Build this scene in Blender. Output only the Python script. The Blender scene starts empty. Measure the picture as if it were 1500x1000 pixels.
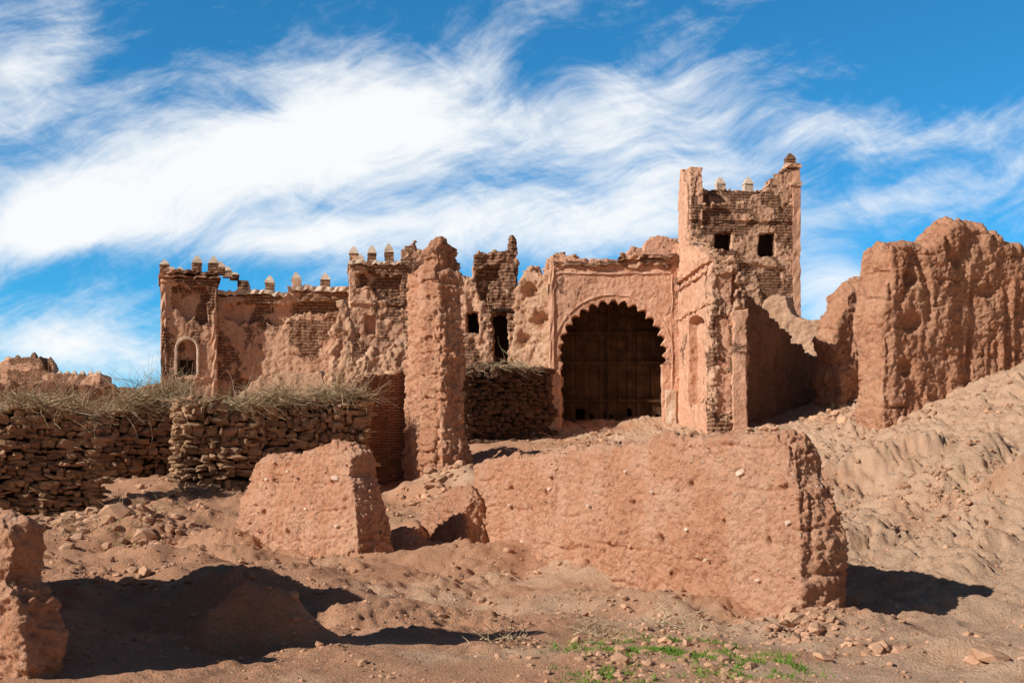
import bpy, bmesh, math, random
import numpy as np
from mathutils import Vector, Matrix
random.seed(7); rng=np.random.default_rng(7)
CZ=1.9; F=1800.0; HZ=700.0
scene=bpy.context.scene
# ---------------------------------------------------------------- noise
_p=np.random.default_rng(3).permutation(256); _p=np.concatenate([_p,_p,_p])
_g=np.random.default_rng(5).normal(size=(256,3)); _g/=np.linalg.norm(_g,axis=1)[:,None]
def perlin(P):
    I=np.floor(P).astype(np.int64); f=P-I; I=I&255
    w=f*f*f*(f*(f*6-15)+10)
    out=0
    for dx in (0,1):
        for dy in (0,1):
            for dz in (0,1):
                h=_p[_p[_p[(I[:,0]+dx)&255]+((I[:,1]+dy)&255)]+((I[:,2]+dz)&255)]&255
                g=_g[h]
                d=g[:,0]*(f[:,0]-dx)+g[:,1]*(f[:,1]-dy)+g[:,2]*(f[:,2]-dz)
                wx=w[:,0] if dx else 1-w[:,0]; wy=w[:,1] if dy else 1-w[:,1]; wz=w[:,2] if dz else 1-w[:,2]
                out=out+wx*wy*wz*d
    return out*1.6
def fbm(P,freq,octv=3,gain=0.5,seed=0.0):
    P=np.asarray(P,float); s=0; a=1.0; f=freq
    for o in range(octv):
        s=s+a*perlin(P*f+seed+17.3*o+0.37); a*=gain; f*=2.03
    return s
# ---------------------------------------------------------------- materials
def newmat(name):
    m=bpy.data.materials.new(name); m.use_nodes=True
    nt=m.node_tree; b=nt.nodes['Principled BSDF']; b.inputs['Roughness'].default_value=0.95
    b.inputs['Specular IOR Level'].default_value=0.05
    return m,nt,b
class NB:
    def __init__(s,nt): s.nt=nt
    def n(s,t,**k):
        x=s.nt.nodes.new(t)
        for a,v in k.items(): setattr(x,a,v)
        return x
    def set(s,sock,v):
        if isinstance(v,bpy.types.NodeSocket): s.nt.links.new(v,sock)
        elif v is not None: sock.default_value=v
    def math(s,op,a,b=None,c=None,clamp=False):
        x=s.n('ShaderNodeMath',operation=op); x.use_clamp=clamp
        s.set(x.inputs[0],a)
        if b is not None: s.set(x.inputs[1],b)
        if c is not None: s.set(x.inputs[2],c)
        return x.outputs[0]
    def mix(s,f,a,b,bt='MIX'):
        x=s.n('ShaderNodeMix',data_type='RGBA',blend_type=bt)
        s.set(x.inputs[0],f); s.set(x.inputs[6],a if isinstance(a,bpy.types.NodeSocket) else (*a,1) if len(a)==3 else a)
        s.set(x.inputs[7],b if isinstance(b,bpy.types.NodeSocket) else (*b,1) if len(b)==3 else b)
        return x.outputs[2]
    def noise(s,vec,scale,det=4,rough=0.55,dist=0.0):
        x=s.n('ShaderNodeTexNoise'); s.set(x.inputs['Vector'],vec); x.inputs['Scale'].default_value=scale
        x.inputs['Detail'].default_value=det; x.inputs['Roughness'].default_value=rough; x.inputs['Distortion'].default_value=dist
        return x.outputs[0]
    def voro(s,vec,scale,feat='F1'):
        x=s.n('ShaderNodeTexVoronoi',feature=feat); s.set(x.inputs['Vector'],vec); x.inputs['Scale'].default_value=scale
        return x
    def ramp(s,f,a,b,lo=0.0,hi=1.0):
        x=s.n('ShaderNodeMapRange'); x.interpolation_type='SMOOTHSTEP'; s.set(x.inputs[0],f)
        x.inputs[1].default_value=a; x.inputs[2].default_value=b; x.inputs[3].default_value=lo; x.inputs[4].default_value=hi
        return x.outputs[0]
    def bump(s,h,dist,strength=1.0,nrm=None):
        x=s.n('ShaderNodeBump'); s.set(x.inputs['Height'],h); x.inputs['Distance'].default_value=dist
        x.inputs['Strength'].default_value=strength
        if nrm is not None: s.set(x.inputs['Normal'],nrm)
        return x.outputs[0]
def mud_mat(name,cA,cB,cS,pebble=0.5,fine=1.0,bd=0.07):
    m,nt,b=newmat(name); q=NB(nt); co=q.n('ShaderNodeTexCoord').outputs['Object']
    st=q.n('ShaderNodeMapping'); q.set(st.inputs[0],co); st.inputs['Scale'].default_value=(1,1,0.16)
    big=q.noise(co,0.8,3,0.6); streak=q.noise(st.outputs[0],4.0,4,0.6); mid=q.noise(co,7,4,0.65); fn=q.noise(co,36*fine,4,0.75)
    col=q.mix(q.ramp(big,0.38,0.62),cA,cB)
    col=q.mix(q.ramp(streak,0.5,0.72,0,0.45),col,tuple(c*0.62 for c in cA))
    col=q.mix(q.ramp(streak,0.46,0.30,0,0.35),col,tuple(min(.85,c*1.12+0.03) for c in cB))
    col=q.mix(q.ramp(mid,0.5,0.72,0,0.5),col,tuple(c*0.55 for c in cA))
    col=q.mix(q.ramp(fn,0.52,0.72,0.0,0.45),col,tuple(min(.88,c*1.2+0.02) for c in cB))
    col=q.mix(q.ramp(fn,0.43,0.28,0.0,0.75),col,tuple(c*0.38 for c in cA))
    v=q.voro(co,12*fine); cellr=q.n('ShaderNodeSeparateColor'); q.set(cellr.inputs[0],v.outputs['Color'])
    pm=q.math('MULTIPLY',q.ramp(v.outputs['Distance'],0.22,0.32,1,0),q.ramp(cellr.outputs[0],1-pebble*0.3,1-pebble*0.3+0.02))
    col=q.mix(q.math('MULTIPLY',pm,0.7),col,cS)
    q.set(b.inputs['Base Color'],col)
    h=q.math('ADD',q.math('MULTIPLY',mid,1.2),q.math('MULTIPLY',fn,0.9))
    h=q.math('ADD',h,q.math('MULTIPLY',streak,0.9))
    h=q.math('ADD',h,q.math('MULTIPLY',pm,0.25)); h=q.math('SUBTRACT',h,q.math('MULTIPLY',v.outputs['Distance'],0.2))
    q.set(b.inputs['Normal'],q.bump(h,bd))
    return m
def masonry_mat(name,plA,plB,br1,br2,mortar,thresh=0.5,bw=0.34,bh=0.11,mscale=0.45,wobble=0.06):
    m,nt,b=newmat(name); q=NB(nt); co=q.n('ShaderNodeTexCoord').outputs['Object']
    sp=q.n('ShaderNodeSeparateXYZ'); q.set(sp.inputs[0],co)
    nz=q.noise(co,3.0,2); nz2=q.noise(co,2.3,2)
    cx=q.n('ShaderNodeCombineXYZ')
    q.set(cx.inputs[0],q.math('ADD',q.math('ADD',sp.outputs[0],sp.outputs[1]),q.math('MULTIPLY',nz,wobble*1.5)))
    q.set(cx.inputs[1],q.math('ADD',sp.outputs[2],q.math('MULTIPLY',nz2,wobble)))
    br=q.n('ShaderNodeTexBrick'); q.set(br.inputs['Vector'],cx.outputs[0]); br.inputs['Scale'].default_value=1
    br.inputs['Brick Width'].default_value=bw; br.inputs['Row Height'].default_value=bh
    br.inputs['Mortar Size'].default_value=bh*0.13; br.inputs['Mortar Smooth'].default_value=0.5
    br.inputs['Color1'].default_value=(*br1,1); br.inputs['Color2'].default_value=(*br2,1); br.inputs['Mortar'].default_value=(*mortar,1)
    msk=q.noise(co,mscale,7,0.66,0.5); mk=q.ramp(msk,thresh-0.015,thresh+0.015)
    fn=q.noise(co,18,4,0.72); big=q.noise(co,1.3,4,0.65)
    st=q.n('ShaderNodeMapping'); q.set(st.inputs[0],co); st.inputs['Scale'].default_value=(1,1,0.12)
    streak=q.noise(st.outputs[0],2.6,4,0.6)
    pl=q.mix(q.ramp(big,0.35,0.65),plA,plB)
    pl=q.mix(q.ramp(streak,0.5,0.7,0,0.45),pl,tuple(c*0.5 for c in plA))
    pl=q.mix(q.ramp(q.noise(co,5,4,0.7),0.52,0.74,0,0.7),pl,tuple(c*0.45 for c in plA))
    bc=q.mix(q.ramp(q.noise(co,3,4),0.4,0.7,0,0.55),br.outputs[0],tuple(c*1.8 for c in mortar))
    col=q.mix(mk,bc,pl); col=q.mix(q.ramp(fn,0.47,0.75,0,0.5),col,tuple(c*0.4 for c in br1))
    q.set(b.inputs['Base Color'],col)
    h=q.math('ADD',q.math('MULTIPLY',mk,1.0),q.math('MULTIPLY',q.math('SUBTRACT',1.0,mk),q.math('MULTIPLY',br.outputs['Fac'],-0.9)))
    h=q.math('ADD',h,q.math('MULTIPLY',fn,0.7)); h=q.math('ADD',h,q.math('MULTIPLY',big,0.8))
    q.set(b.inputs['Normal'],q.bump(h,0.07))
    return m
def simple_mat(name,cA,cB,scale=6,bump=0.01,island=0.0):
    m,nt,b=newmat(name); q=NB(nt); co=q.n('ShaderNodeTexCoord').outputs['Object']
    n1=q.noise(co,scale,4,0.65); n2=q.noise(co,scale*6,3,0.6)
    col=q.mix(q.ramp(n1,0.3,0.7),cA,cB)
    if island:
        g=q.n('ShaderNodeNewGeometry').outputs['Random Per Island']
        col=q.mix(q.math('MULTIPLY',g,island),col,tuple(c*0.35 for c in cA))
        g2=q.math('FRACT',q.math('MULTIPLY',g,37.3))
        col=q.mix(q.ramp(g2,0.8,0.95,0,island),col,tuple(min(0.8,c*1.6) for c in cB))
    q.set(b.inputs['Base Color'],col)
    q.set(b.inputs['Normal'],q.bump(q.math('ADD',n1,q.math('MULTIPLY',n2,0.5)),bump))
    return m
M_mud=mud_mat('adobe_red',(0.75,0.375,0.225),(0.82,0.465,0.305),(0.80,0.62,0.48),0.5)
M_mud2=mud_mat('adobe_brown',(0.58,0.285,0.17),(0.66,0.36,0.225),(0.64,0.48,0.36),0.4,0.7)
M_mud3=mud_mat('adobe_dark',(0.36,0.185,0.115),(0.45,0.24,0.15),(0.46,0.34,0.25),0.6,0.6)
M_pale=mud_mat('adobe_pale',(0.66,0.39,0.25),(0.74,0.47,0.315),(0.68,0.54,0.42),0.5,0.7)
M_kas=masonry_mat('kasbah_masonry',(0.82,0.51,0.345),(0.70,0.41,0.265),(0.52,0.295,0.18),(0.34,0.185,0.115),(0.11,0.06,0.04),0.495,0.46,0.17,0.33,0.12)
M_tow=masonry_mat('tower_masonry',(0.78,0.48,0.325),(0.66,0.385,0.25),(0.46,0.25,0.155),(0.30,0.16,0.10),(0.10,0.055,0.037),0.50,0.42,0.14,0.42,0.1)
M_pl=masonry_mat('pink_plaster',(0.84,0.49,0.33),(0.71,0.395,0.26),(0.46,0.25,0.16),(0.34,0.185,0.115),(0.12,0.065,0.045),0.38,0.3,0.09,0.7)
M_brick=masonry_mat('thin_mud_brick',(0.50,0.28,0.175),(0.43,0.24,0.15),(0.46,0.225,0.135),(0.32,0.155,0.095),(0.10,0.05,0.036),0.66,0.3,0.085,0.6,0.07)
M_cream=simple_mat('cream_lime',(0.62,0.45,0.33),(0.78,0.64,0.50),4,0.03)
M_trim=simple_mat('pink_trim',(0.68,0.41,0.28),(0.78,0.51,0.37),5,0.04)
M_stone=simple_mat('field_stone',(0.50,0.305,0.185),(0.36,0.22,0.135),8,0.03,0.65)
M_stone_shade=simple_mat('shade_toned_stone',(0.18,0.105,0.068),(0.12,0.07,0.047),8,0.02,0.5)  # field stone darkened; the shade on that wall is put into its colour
M_rub=simple_mat('rubble_stone',(0.66,0.40,0.26),(0.54,0.31,0.195),9,0.015,0.5)
M_pale_st=simple_mat('pale_set_stone',(0.80,0.60,0.48),(0.70,0.50,0.38),9,0.01,0.2)
M_rubk=simple_mat('broken_masonry',(0.50,0.285,0.175),(0.60,0.36,0.225),9,0.02,0.55)
M_core=simple_mat('dark_core_shade',(0.04,0.024,0.017),(0.028,0.018,0.012),8,0.02)  # near-black for wall cores; in openings it paints the shade inside
M_twig=simple_mat('dry_brush',(0.66,0.52,0.34),(0.46,0.34,0.21),3,0.002,0.65)
M_grass=simple_mat('green_grass',(0.15,0.27,0.045),(0.22,0.34,0.06),3,0.002,0.35)
# ---------------------------------------------------------------- helpers
def link(o,parent=None):
    scene.collection.objects.link(o)
    if parent: o.parent=parent
    return o
def empty(name):
    e=bpy.data.objects.new(name,None); e.empty_display_size=0.2; return link(e)
def mesh_obj(name,V,Fc,mat,parent=None,mw=None,smooth=False):
    me=bpy.data.meshes.new(name)
    V=np.asarray(V,np.float32)
    if isinstance(Fc,np.ndarray) and Fc.ndim==2:
        k=Fc.shape[1]; n=len(Fc)
        me.vertices.add(len(V)); me.vertices.foreach_set('co',V.ravel())
        me.loops.add(n*k); me.loops.foreach_set('vertex_index',Fc.astype(np.int32).ravel())
        me.polygons.add(n); me.polygons.foreach_set('loop_start',np.arange(0,n*k,k,dtype=np.int32))
        me.update(calc_edges=True); me.validate()
    else: me.from_pydata([tuple(map(float,v)) for v in V],[],Fc); me.update()
    if smooth: me.shade_smooth()
    else: me.shade_flat()
    for mm in (mat if isinstance(mat,list) else [mat]): me.materials.append(mm)
    o=bpy.data.objects.new(name,me); link(o,parent)
    if mw is not None: o.matrix_world=mw
    return o
class Frame:
    """vertical survey plane through two plan points A (left) and B (right): bearing, distance"""
    def __init__(s,pa,ya,pb,yb):
        s.A=np.array([(pa-750)/F*ya,ya]); B=np.array([(pb-750)/F*yb,yb]); s.fin(B)
    def fin(s,B):
        s.L=np.linalg.norm(B-s.A); s.d=(B-s.A)/s.L
        s.n=np.array([-s.d[1],s.d[0]])
        s.mw=Matrix(((s.d[0],s.n[0],0,s.A[0]),(s.d[1],s.n[1],0,s.A[1]),(0,0,1,0),(0,0,0,1)))
    def p(s,px,py):
        u=(px-750)/F; t=(u*s.A[1]-s.A[0])/(s.d[0]-u*s.d[1]); Y=s.A[1]+t*s.d[1]
        return (t,CZ+(HZ-py)/F*Y)
    def poly(s,pts): return [s.p(*a) for a in pts]
class FW(Frame):
    def __init__(s,ax,ay,bx,by):
        s.A=np.array([ax,ay]); s.fin(np.array([bx,by]))
def jag(poly,step=0.2,amp=0.06,zmin=-1e9,seed=0):
    r=random.Random(seed); out=[]
    n=len(poly)
    for i in range(n):
        a=Vector(poly[i]); b=Vector(poly[(i+1)%n]); L=(b-a).length; k=max(1,int(L/step))
        for j in range(k):
            t=j/k; p=a.lerp(b,t)
            if p.y>zmin and (a.y>zmin and b.y>zmin): p=p+Vector((r.gauss(0,amp),r.gauss(0,amp)))
            out.append((p.x,p.y))
    return out
def plate_bm(bm,polys,y0,y1):
    cu=bpy.data.curves.new('c','CURVE'); cu.dimensions='2D'; cu.fill_mode='BOTH'; cu.extrude=(y1-y0)/2
    for pl in polys:
        sp=cu.splines.new('POLY'); sp.points.add(len(pl)-1)
        for i,(x,z) in enumerate(pl): sp.points[i].co=(x,z,0,1)
        sp.use_cyclic_u=True
    o=bpy.data.objects.new('c',cu); scene.collection.objects.link(o)
    dg=bpy.context.evaluated_depsgraph_get(); me=bpy.data.meshes.new_from_object(o.evaluated_get(dg))
    ym=(y0+y1)/2
    for v in me.vertices: v.co=Vector((v.co.x,ym-v.co.z,v.co.y))
    bm.from_mesh(me); bpy.data.objects.remove(o); bpy.data.curves.remove(cu); bpy.data.meshes.remove(me)
def ruin(name,fr,plates,mat,voxel=0.06,amps=((0.5,0.1),(3,0.04),(12,0.015)),parent=None,pits=(),taper=0.0,seed=0.0,vert=0.6,crumble=0.0,rnd=0.0):
    bm=bmesh.new()
    for polys,y0,y1 in plates: plate_bm(bm,polys,y0,y1)
    bmesh.ops.remove_doubles(bm,verts=bm.verts,dist=0.0005); bmesh.ops.recalc_face_normals(bm,faces=bm.faces)
    me=bpy.data.meshes.new(name); bm.to_mesh(me); bm.free()
    o=bpy.data.objects.new(name,me); link(o)
    md=o.modifiers.new('r','REMESH'); md.mode='VOXEL'; md.voxel_size=voxel
    dg=bpy.context.evaluated_depsgraph_get(); m2=bpy.data.meshes.new_from_object(o.evaluated_get(dg))
    o.modifiers.clear(); o.data=m2; bpy.data.meshes.remove(me); m2.name=name
    n=len(m2.vertices); co=np.empty(n*3,np.float32); m2.vertices.foreach_get('co',co); co=co.reshape(-1,3).astype(float)
    nr=np.empty(n*3,np.float32); m2.vertex_normals.foreach_get('vector',nr); nr=nr.reshape(-1,3).astype(float)
    P=co.copy(); PV=P*np.array([1,1,vert])
    for i,am_ in enumerate(amps):
        fq,am=am_[0],am_[1]; kind=am_[2] if len(am_)>2 else 'f'
        if kind=='g':   # rain gullies
            q=P*np.array([fq,fq,fq*0.17])+seed; d=0.35-np.clip(1-np.abs(fbm(q,1.0,2,0.5))*3.5,0,1)*(0.5+fbm(P,0.8,1,seed=seed+4))
        elif kind=='c': # clods with a broken edge
            q=P*fq+seed; v=fbm(q,1.0,3,0.6); d=np.clip(v*3.0,-0.6,0.8)
        elif kind=='l': # rammed-earth lifts: eroded joints every fq metres
            zz=(P[:,2]+0.10*fbm(P,0.6,2,seed=seed))/fq; fz=np.abs(zz-np.round(zz))*fq
            d=-np.exp(-(fz/0.035)**2)*np.clip(0.5+fbm(P,1.2,2,seed=seed+7)*1.8,0,1.2)
        elif kind=='k': # cracks
            v=fbm(P*np.array([1,1,0.6]),fq,4,0.6,seed=seed+3); d=-np.exp(-(v/0.02)**2)*np.clip(fbm(P,0.7,1,seed=seed+11)*4,0,1)
        else:
            q=(PV if i<2 else P)*fq+seed+i*31.7; d=fbm(q,1.0,3,0.55)
        if i==0:
            co[:,0]+=am*fbm(q+50,1,2); co[:,1]+=am*d
            co[:,2]+=am*0.5*fbm(q+90,1,2)
        else: co+=nr*(am*d)[:,None]
    ymid=(P[:,1].min()+P[:,1].max())/2; hf=max(0.1,(P[:,1].max()-P[:,1].min())/2)
    z0=co[:,2].min(); z1=co[:,2].max()
    if rnd:
        wv_=np.clip((P[:,2]-z0-0.8)/(z1-z0-0.8),0,1)**2
        co[:,2]-=rnd*wv_*(np.clip(np.abs(P[:,1]-ymid)/hf,0,1)**2)
    if taper:
        co[:,1]=ymid+(co[:,1]-ymid)*(1-taper*(co[:,2]-z0)/(z1-z0)+taper*0.5)
    for (s,z,r,dp) in pits:
        k=np.exp(-(((P[:,0]-s)**2+(P[:,2]-z)**2)/(r*r))**2)*(P[:,1]<P[:,1].mean()); co[:,1]+=k*dp
    m2.vertices.foreach_set('co',co.astype(np.float32).ravel()); m2.update()
    m2.shade_smooth(); m2.materials.clear(); m2.materials.append(mat)
    o.matrix_world=fr.mw
    if parent: o.parent=parent
    if crumble:
        up=np.where((nr[:,2]>0.75))[0]
        if len(up):
            up=up[co[up,2]>co[:,2].min()+1.5]
            k=min(len(up),int(crumble)); pk=rng.choice(up,k,replace=False)
            sz=rng.uniform(0.04,0.13,k)
            S=np.stack([sz*rng.uniform(.8,1.5,k),sz*rng.uniform(.7,1.1,k),sz*rng.uniform(.5,1.0,k)],1)
            stones(name+'_loose_masonry',co[pk]+np.array([0,0,0.0]),S,M_rubk,None,parent or o,fr.mw.copy(),0.65,0.12,False,0.3)
    return o
def ico(sub):
    bm=bmesh.new(); bmesh.ops.create_icosphere(bm,subdivisions=sub,radius=1); bm.verts.ensure_lookup_table()
    V=np.array([v.co[:] for v in bm.verts]); Fc=np.array([[v.index for v in f.verts] for f in bm.faces]); bm.free(); return V,Fc
ICO1=ico(1); ICO2=ico(2)
def stones(name,C,S,mat,rot=None,parent=None,mw=None,boxy=0.6,jit=0.12,hi=True,tilt=0.15):
    V0,F0=ICO2 if hi else ICO1
    n=len(C); C=np.asarray(C,float); S=np.asarray(S,float)
    B=np.sign(V0)*np.abs(V0)**boxy
    V=B[None]*(1+rng.normal(0,jit,(n,len(V0),1)))*S[:,None,:]
    a=rng.uniform(0,6.28,n) if rot is None else np.asarray(rot); ca,sa=np.cos(a),np.sin(a)
    t=rng.normal(0,tilt,n); ct,st=np.cos(t),np.sin(t)
    x=V[...,0]*ct[:,None]-V[...,2]*st[:,None]; z=V[...,0]*st[:,None]+V[...,2]*ct[:,None]; y=V[...,1]
    X=x*ca[:,None]-y*sa[:,None]; Y=x*sa[:,None]+y*ca[:,None]
    W=np.stack([X,Y,z],-1)+C[:,None,:]
    Fc=(F0[None]+(np.arange(n)*len(V0))[:,None,None]).reshape(-1,3)
    return mesh_obj(name,W.reshape(-1,3),Fc,mat,parent,mw)
def twigs(name,base,direc,length,rad,mat,parent=None,curl=0.5,seg=4):
    n=len(base); base=np.asarray(base,float); d=np.asarray(direc,float); d/=np.linalg.norm(d,axis=1)[:,None]
    L=np.asarray(length)[:,None]; R=np.asarray(rad)[:,None]
    side=np.cross(d,rng.normal(size=(n,3))); side/=np.linalg.norm(side,axis=1)[:,None]; s2=np.cross(d,side)
    bend=np.clip(rng.normal(0,curl,(n,3)),-1.2*curl,1.2*curl); rings=[]
    for k in range(seg):
        t=k/(seg-1); c=base+d*L*t+bend*L*t*t*0.5+rng.normal(0,0.04,(n,3))*L
        r=R*(1-0.7*t)
        for j in range(3):
            a=j*2.094; rings.append(c+side*r*math.cos(a)+s2*r*math.sin(a))
    V=np.stack(rings,1); fs=[]
    for k in range(seg-1):
        for j in range(3): fs.append([k*3+j,k*3+(j+1)%3,(k+1)*3+(j+1)%3,(k+1)*3+j])
    fs=np.array(fs); Fc=(fs[None]+(np.arange(n)*seg*3)[:,None,None]).reshape(-1,4)
    return mesh_obj(name,V.reshape(-1,3),Fc,mat,parent)
# ---------------------------------------------------------------- terrain
cp=[(0,1000,11.2),(750,1000,11.4),(1500,1000,11.4),(300,985,11.8),(1100,985,12),(-500,1000,11),(2000,960,12),
(1220,908,17),(1370,905,17),(1500,905,17.2),(1700,870,18),(1100,885,18.5),(960,850,21),(700,795,27),(800,815,24.5),
(850,920,15.5),(650,910,16.5),(700,860,20),(600,845,22),(350,822,27),(575,805,26),(470,815,26.5),
(620,795,28),(660,790,28),(600,725,35),(690,695,36),(640,700,37),(565,727,37),(700,665,40),(760,655,42),
(300,715,35),(500,705,37),(400,735,33),(200,760,31),(100,772,29),(0,760,31),(80,742,32.5),(150,825,24),(30,830,22),
(200,690,39),(270,832,20.5),(480,884,18),(560,905,16.5),(250,915,17),(120,905,15.5),(90,945,13.2),(400,960,13),(550,965,13),
(1400,800,22.5),(1300,850,19.8),(1500,800,21.5),(1300,720,29),(1400,680,29),(1500,690,26),(1500,610,30.5),(1600,560,32),(1500,538,34.5),(1440,565,35),(1380,590,35.5),(1300,608,36.5),
(1200,690,31),(1240,655,35),(1180,618,43),(1100,630,42),(1000,640,44),(900,640,45),(820,632,47),(740,640,46),(1250,560,52),(1290,590,42),
(1000,790,27),(1100,770,26),(900,700,34),(1000,660,39),(1700,520,34)]
P0=np.array([((a-750)/F*Y,Y,CZ+(HZ-b)/F*Y) for a,b,Y in cp])
ex=[(-12,50,4.2),(-22,50,4.2),(0,60,5.3),(12,62,7.5),(24,60,9),(-10,72,5.8),(-30,75,5.8),(10,80,8),(35,80,11),(-30,30,1.2),(-25,12,0.2),(-14,8,0.2),(0,6,0.05),(12,6,0.1),(20,14,1.2),(25,25,5),(40,40,9),(-60,60,4),(60,20,8),(0,110,8),(-60,110,7),(60,110,12),(0,-20,-1),(-60,-20,-1),(60,-20,2)]
P0=np.vstack([P0,ex])
def _k(r2): return np.sqrt(r2+0.8**2)
D=((P0[:,None,:2]-P0[None,:,:2])**2).sum(-1); A=_k(D); n0=len(P0)
AA=np.zeros((n0+1,n0+1)); AA[:n0,:n0]=A-np.eye(n0)*0.05; AA[n0,:n0]=1; AA[:n0,n0]=1
Wt=np.linalg.solve(AA,np.append(P0[:,2],0))
mounds=[(-2.75,14.0,0.62,0.35,0.62),(-3.3,14.3,0.5,0.4,0.3),(-4.5,19,0.9,0.5,0.3),(-6.4,22.5,0.9,0.6,0.4),(-3.4,18.6,1.6,0.45,0.22),(-1.9,16.3,1.3,0.4,0.18),(-1.3,17,0.8,0.5,0.1),(6.5,24,0.9,0.9,0.3),(9.3,27,1.2,1.0,0.7),(10.6,28,0.9,0.9,0.7),(11,25,1.2,0.8,0.5),(9.5,31,1.2,0.7,0.6),(7.6,21,0.7,0.8,0.25),(8.4,22.3,0.6,0.5,0.3),(-6.3,27.5,1.1,1.0,0.45),(-8.5,28.5,1.1,0.7,0.4),(5.2,29,1.4,1.4,0.25),(4.9,13.3,0.9,0.4,0.2),(5.4,12.2,0.6,0.4,0.2),(-0.6,25,0.9,0.9,0.15),(1.2,21.6,1.5,0.4,0.12),(4.3,16.6,1.2,0.45,0.14),(2.6,18.3,1.2,0.4,0.14),(-2.4,28.5,0.5,1.5,0.35),(-0.9,30.5,0.7,1.5,0.3),(-5.9,24.5,1.6,0.5,0.35),(-7.8,25.5,0.8,0.5,0.35),(-2.2,35.3,1.3,0.8,0.5),(-1.2,34.6,0.7,0.7,0.4),(-2.0,24.3,1.3,0.5,0.2),(6.9,33.5,1.4,0.8,0.35)]
def ground_z(x,y,detail=True):
    x=np.asarray(x,float); y=np.asarray(y,float); sh=x.shape; x=x.ravel(); y=y.ravel()
    z=np.zeros_like(x)
    for i0 in range(0,len(x),40000):
        xs=np.clip(x[i0:i0+40000],-110,110); ys=np.clip(y[i0:i0+40000],-30,125)
        d=(xs[:,None]-P0[None,:,0])**2+(ys[:,None]-P0[None,:,1])**2
        z[i0:i0+40000]=_k(d)@Wt[:n0]+Wt[n0]
    R=np.sqrt(x*x+y*y)
    P=np.stack([x,y,0*x],1)
    wx=x+0.35*fbm(P,0.9,2,seed=2.2); wy=y+0.35*fbm(P,0.9,2,seed=9.2)
    for mx,my,rx,ry,h in mounds: z+=h*np.exp(-(((wx-mx)/rx)**2+((wy-my)/ry)**2)**1.5)
    near=np.clip((70-R)/30,0,1)
    z+=0.15*fbm(P,0.35,2)*np.clip((y-9)/8,0.3,1)*np.clip((120-R)/50,0,1)
    z+=near*0.10*fbm(P,1.1,2)*np.clip((y-10)/6,0.4,1.4)
    if detail:
        slope=np.clip((x-3)/4,0,1)*np.clip((y-18)/5,0,1)
        rg=np.clip(0.5+0.5*slope+fbm(P,0.45,2,seed=8.8)*1.3,0.2+0.6*slope,1.5)*np.clip((y-4)/18,0.5,1.0)
        v=fbm(P,3.1,3,0.55,seed=1.1)
        z+=near*rg*(0.06*np.clip(v*2.2,-0.3,0.7)+0.09*np.abs(fbm(P,2.0,3,0.6))+0.035*fbm(P,8,3,0.68))+near*0.010*fbm(P,24,2)-near*0.05
        g=fbm(np.stack([x*1.0+y*0.25,y*0.35,0*x],1),1.6,4,0.55,seed=6.1)   # rills on the slope
        z-=near*0.13*np.clip(1-np.abs(g)*4,0,1)*slope
    far=np.clip((R-140)/900,0,1)
    z=z*(1-far*0.8)
    z+=np.clip((R-700)/1500,0,1)*(70+60*fbm(P,0.0011,4))*np.clip(y/800,0,1)
    return z.reshape(sh)
def spacing(dense_lo,dense_hi,step,lim_lo,lim_hi,g=1.09):
    a=list(np.arange(dense_lo,dense_hi,step)); s=step; v=a[-1]
    while v<lim_hi: s*=g; v+=s; a.append(v)
    s=step; v=a[0]; b=[]
    while v>lim_lo: s*=g; v-=s; b.append(v)
    return np.array(b[::-1]+a)
xs=spacing(-8,14,0.042,-3500,3500,1.045)
ya=[9.5]
while ya[-1]<60: ya.append(ya[-1]+0.0035*ya[-1]*max(1,ya[-1]/32))
s=ya[-1]-ya[-2]
while ya[-1]<4000: s*=1.09; ya.append(ya[-1]+s)
yb=[]; v=9.5; s=0.05
while v>-400: s*=1.25; v-=s; yb.append(v)
ys=np.array(yb[::-1]+ya)
X,Y=np.meshgrid(xs,ys); Z=ground_z(X,Y)
nx,ny=len(xs),len(ys); idx=np.arange(nx*ny).reshape(ny,nx)
Fq=np.stack([idx[:-1,:-1],idx[:-1,1:],idx[1:,1:],idx[1:,:-1]],-1).reshape(-1,4)
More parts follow.
